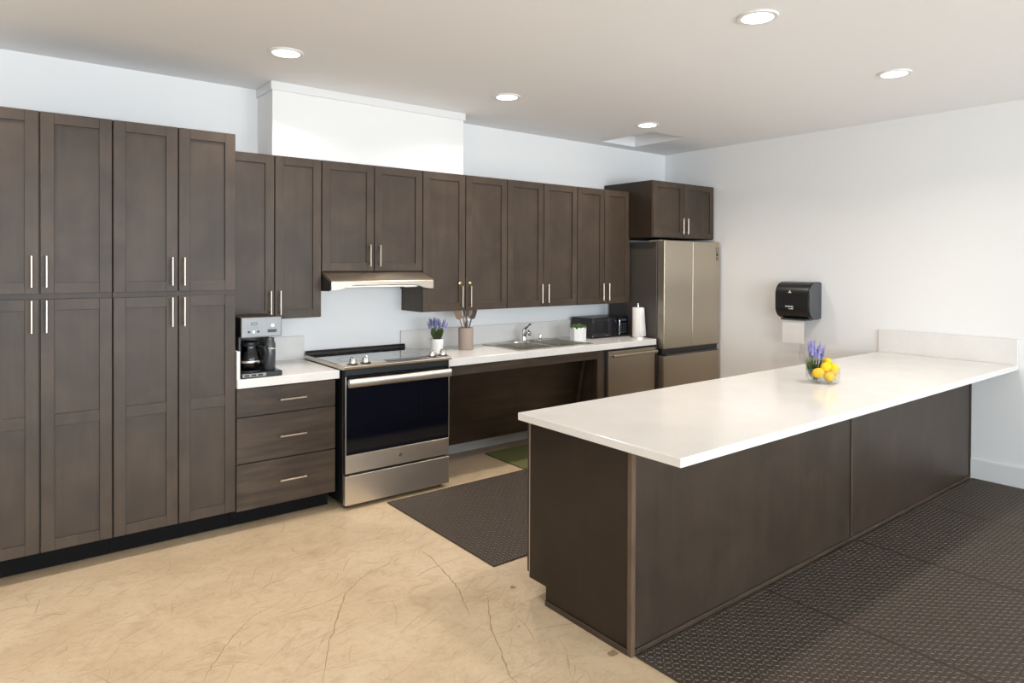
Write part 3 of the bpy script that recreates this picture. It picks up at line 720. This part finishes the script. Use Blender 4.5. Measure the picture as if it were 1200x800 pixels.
utensil('dark_turner', 'dark spatula leaning furthest right in the crock', 0, .34, .30, 'spatula', M_utend)
utensil('wire_whisk', 'small metal whisk low in the crock', -PI*.4, .10, .235, 'whisk', M_chrome)

# succulent planter (hexagonal)
qx, qy = -1.560, -.335
c = thing('succulent_planter', 'green succulent in a white faceted planter beside the microwave', 'plant', (qx, qy, CT))
s = B(); k = 6
def hexr(r_, z_, s=s): return [s.bm.verts.new((qx+r_*math.cos(2*PI*i/k+.35), qy+r_*math.sin(2*PI*i/k+.35), z_)) for i in range(k)]
rg = [hexr(.066, CT), hexr(.070, CT+.004), hexr(.072, CT+.118), hexr(.066, CT+.118), hexr(.064, CT+.10)]
s.bm.faces.new(rg[0][::-1]); s.bm.faces.new(rg[-1])
for a, d in zip(rg, rg[1:]):
    for i in range(k): s.bm.faces.new((a[i], a[(i+1) % k], d[(i+1) % k], d[i]))
s.obj('planter', M_white, c)
for i in range(34):
    a = i*2.4; r_ = .056*math.sqrt((i+.5)/34); til = .2+r_*10; o_ = Vector((math.cos(a), math.sin(a), 0)); b0 = Vector((qx, qy, CT+.10))+o_*r_
    d_ = (Vector((0, 0, 1))+o_*til).normalized(); w_ = Vector((-o_.y, o_.x, 0)); L_ = .058-.02*(r_/.056)
    R_ = Matrix((w_, d_.cross(w_), d_)).transposed().to_quaternion(); B().ell(b0+d_*L_*.5, (.010, .005, L_*.5), R_, 8, 6).obj('leaf', M_leafd, c, True)
# microwave
c = thing('microwave', 'small black microwave in the counter corner', 'microwave', (-1.14, -.18, CT))
mx0, mx1, my0, my1 = -1.372, -.910, -.325, -.045
bx('body', M_black, c, mx0, mx1, my0+.02, my1, CT+.010, 1.060, .006, 2)
d = bx('door', M_gloss, c, mx0+.002, mx1-.120, my0, my0+.020, CT+.012, 1.057, .004, 2)
B().box(mx0+.04, mx1-.16, my0-.002, my0+.001, .915, 1.03, .001).obj('window', M_oven, d)
B().tube([(mx1-.138, my0-.02, .905), (mx1-.138, my0-.02, 1.035)], .006, 10).obj('handle', M_chrome, d, True)
p_ = bx('control_panel', M_gloss, c, mx1-.118, mx1-.002, my0, my0+.020, CT+.012, 1.057, .004, 2)
B().box(mx1-.095, mx1-.025, my0-.001, my0+.001, 1.022, 1.042).obj('display', M_led, p_)
for i in range(3):
    for j in range(4): B().box(mx1-.098+.028*i, mx1-.078+.028*i, my0-.0015, my0+.001, .912+.024*j, .926+.024*j, .0005).obj('button', M_smoke, p_)
for x in (mx0+.04, mx1-.04):
    for y in (my0+.05, my1-.05): B().tube([(x, y, CT), (x, y, CT+.011)], .010, 8).obj('foot', M_black, c)
# paper towels
tx, ty = -.960, -.545
tx, ty = -.945, -.480
c = thing('paper_towel_holder', 'metal upright holder under the paper towel roll', 'paper towel holder', (tx, ty, CT))
B().lathe([(0, 0), (.070, 0), (.070, .006), (.06, .009), (0, .009)], (tx, ty, CT), 28).obj('base', M_chrome, c, True)
B().tube([(tx, ty, CT+.009), (tx, ty, 1.180)], .006, 10).obj('rod', M_chrome, c, True); B().ell((tx, ty, 1.184), (.009, .009, .009)).obj('finial', M_chrome, c, True)
c = thing('paper_towel_roll', 'white paper towel roll with a loose sheet near the refrigerator', 'paper towels', (tx, ty, CT+.010))
B().lathe([(.018, 0), (.050, 0), (.052, .003), (.052, .262), (.050, .265), (.018, .265), (.018, 0)], (tx, ty, CT+.010), 32).obj('roll', M_paper, c, True)
s = B(); pv = None
for i in range(13):
    u = i/12; a = -2.2+u*1.9; cols = []
    for j in range(5):
        v = j/4; r_ = .0535+.034*u**2*(1-v)+.003*math.sin(6*u+3*v)*u; cols.append(s.bm.verts.new((tx+r_*math.cos(a), ty+r_*math.sin(a), CT+.014+.255*v)))
    if pv:
        for j in range(4): s.bm.faces.new((pv[j], cols[j], cols[j+1], pv[j+1]))
    pv = cols
so_ = s.obj('loose_sheet', M_paper, c, True); md_ = so_.modifiers.new('thickness', 'SOLIDIFY'); md_.thickness = .0012

# ------------------------------------------------------------------ towel dispenser on the right wall
c = thing('towel_dispenser', 'black wall mounted paper towel dispenser', 'towel dispenser', (-.11, -1.57, 1.08))
def rrect(x0, x1, z0, z1, rl, n_=8):
    pts = []
    for (cx2, cz2, a0, r_) in ((x0+rl, z1-rl, PI/2, rl), (x0+rl, z0+rl, PI, rl)):
        for i in range(n_+1): a = a0+PI/2*i/n_; pts.append((cx2+r_*math.cos(a), cz2+r_*math.sin(a)))
    return [(x1, z1)]+pts+[(x1, z0)]
dy0, dy1 = -1.722, -1.405
B().prism(rrect(-.205, -.002, 1.082, 1.402, .105), 1, dy0+.012, dy1-.012).obj('cover', M_disp, c, True)
for y0, y1 in ((dy0, dy0+.012), (dy1-.012, dy1)): B().prism(rrect(-.198, -.002, 1.088, 1.396, .100), 1, y0, y1).obj('side_cap', M_smoke, c, True)
bx('paper_slot', M_smoke, c, -.170, -.060, -1.675, -1.440, 1.072, 1.085, .002)
# raised emblem and lettering on the cover
em = B(); xe = -.2058
em.prism([(-1.538, 1.318), (-1.545, 1.334), (-1.552, 1.318), (-1.562, 1.306), (-1.545, 1.311), (-1.528, 1.306)], 0, xe, xe+.002)
em.obj('emblem', M_print, c)
lt = B(); y = -1.505
for i, wd in enumerate((.008, .007, .010, .007, .006, .004, .008, .007)):
    lt.box(xe, xe+.001, y-wd, y, 1.187, 1.195 if i % 3 else 1.198); y -= wd+.0022
y = -1.536
for i, wd in enumerate((.006, .006, .005, .007, .008)):
    lt.box(xe, xe+.001, y-wd, y, 1.168, 1.174 if i < 3 else 1.179); y -= wd+.002
lt.obj('lettering', M_print, c)
s = B(); pv = None
for i in range(9):
    u = i/8; xx = -.152-.003*u; zq = 1.080-.205*u
    cols = [s.bm.verts.new((xx, -1.450-.200*j/6, zq)) for j in range(7)]
    if pv:
        for j in range(6): s.bm.faces.new((pv[j], pv[j+1], cols[j+1], cols[j]))
    pv = cols
ph = s.obj('hanging_towel', M_paper, c); md_ = ph.modifiers.new('thickness', 'SOLIDIFY'); md_.thickness = .001

# ------------------------------------------------------------------ lemon vase on the peninsula
IZ = .8586; vx, vy = -1.790, -2.668
v_ = B().lathe([(0, 0), (.066, 0), (.074, .006), (.079, .030), (.078, .088), (.0745, .088), (.0745, .030), (.069, .012), (0, .010)], (vx, vy, IZ), 48, 5)
tag(v_.obj('glass_vase', M_glass, None, True), 'square clear glass vase holding lemons and lavender', 'vase')
def lemon(x, y, z, a, t_, label, r_=.029):
    s = B(); seg, rg = 16, 12; rings = []
    for i in range(rg+1):
        u = -1+2*i/rg; rad = r_*math.sqrt(max(0, 1-abs(u)**2.3)); zl = u*r_*1.18
        if abs(u) > .82: rad = max(rad*.86, .0); zl += math.copysign((abs(u)-.82)*.022, u)
        rings.append((max(rad, 0), zl))
    rings[0] = (0, rings[0][1]); rings[-1] = (0, rings[-1][1])
    s.lathe(rings, (0, 0, 0), seg)
    bmesh.ops.rotate(s.bm, verts=s.bm.verts, cent=(0, 0, 0), matrix=Matrix.Rotation(t_, 3, 'X')); bmesh.ops.rotate(s.bm, verts=s.bm.verts, cent=(0, 0, 0), matrix=Matrix.Rotation(a, 3, 'Z'))
    bmesh.ops.translate(s.bm, verts=s.bm.verts, vec=(x, y, z))
    tag(s.obj('lemon', M_lemon, None, True), label, 'lemon', 'lemons in the vase')
# view axes on the counter: right = rt, towards the camera = -fh
def vp(r_, d_, z_): q = Vector((vx, vy, 0))+r0*r_-fh*d_; return (q.x, q.y, IZ+z_)
lemon(*vp(-.040, .030, .062), .6, 1.3, 'lemon at the left of the vase, against the glass')
lemon(*vp(.018, .040, .042), 2.0, 1.5, 'lowest lemon, at the front bottom of the vase')
lemon(*vp(.010, .015, .093), 1.2, 1.2, 'lemon in the middle of the pile, above the rim')
lemon(*vp(.058, .010, .082), 2.6, .5, 'lemon at the right of the pile', .030)
lemon(*vp(.034, -.020, .118), .2, .9, 'topmost lemon of the pile', .024)
lemon(*vp(.056, -.004, .040), 1.7, 1.4, 'lemon low in the right corner of the vase', .026)
lc = vp(-.032, -.030, .012)
c = thing('lavender_bunch', 'bunch of purple lavender standing in the lemon vase', 'flowers', lc)
lavender(c, lc, lc[2], .225, .042, 22, 90, random.Random(11))
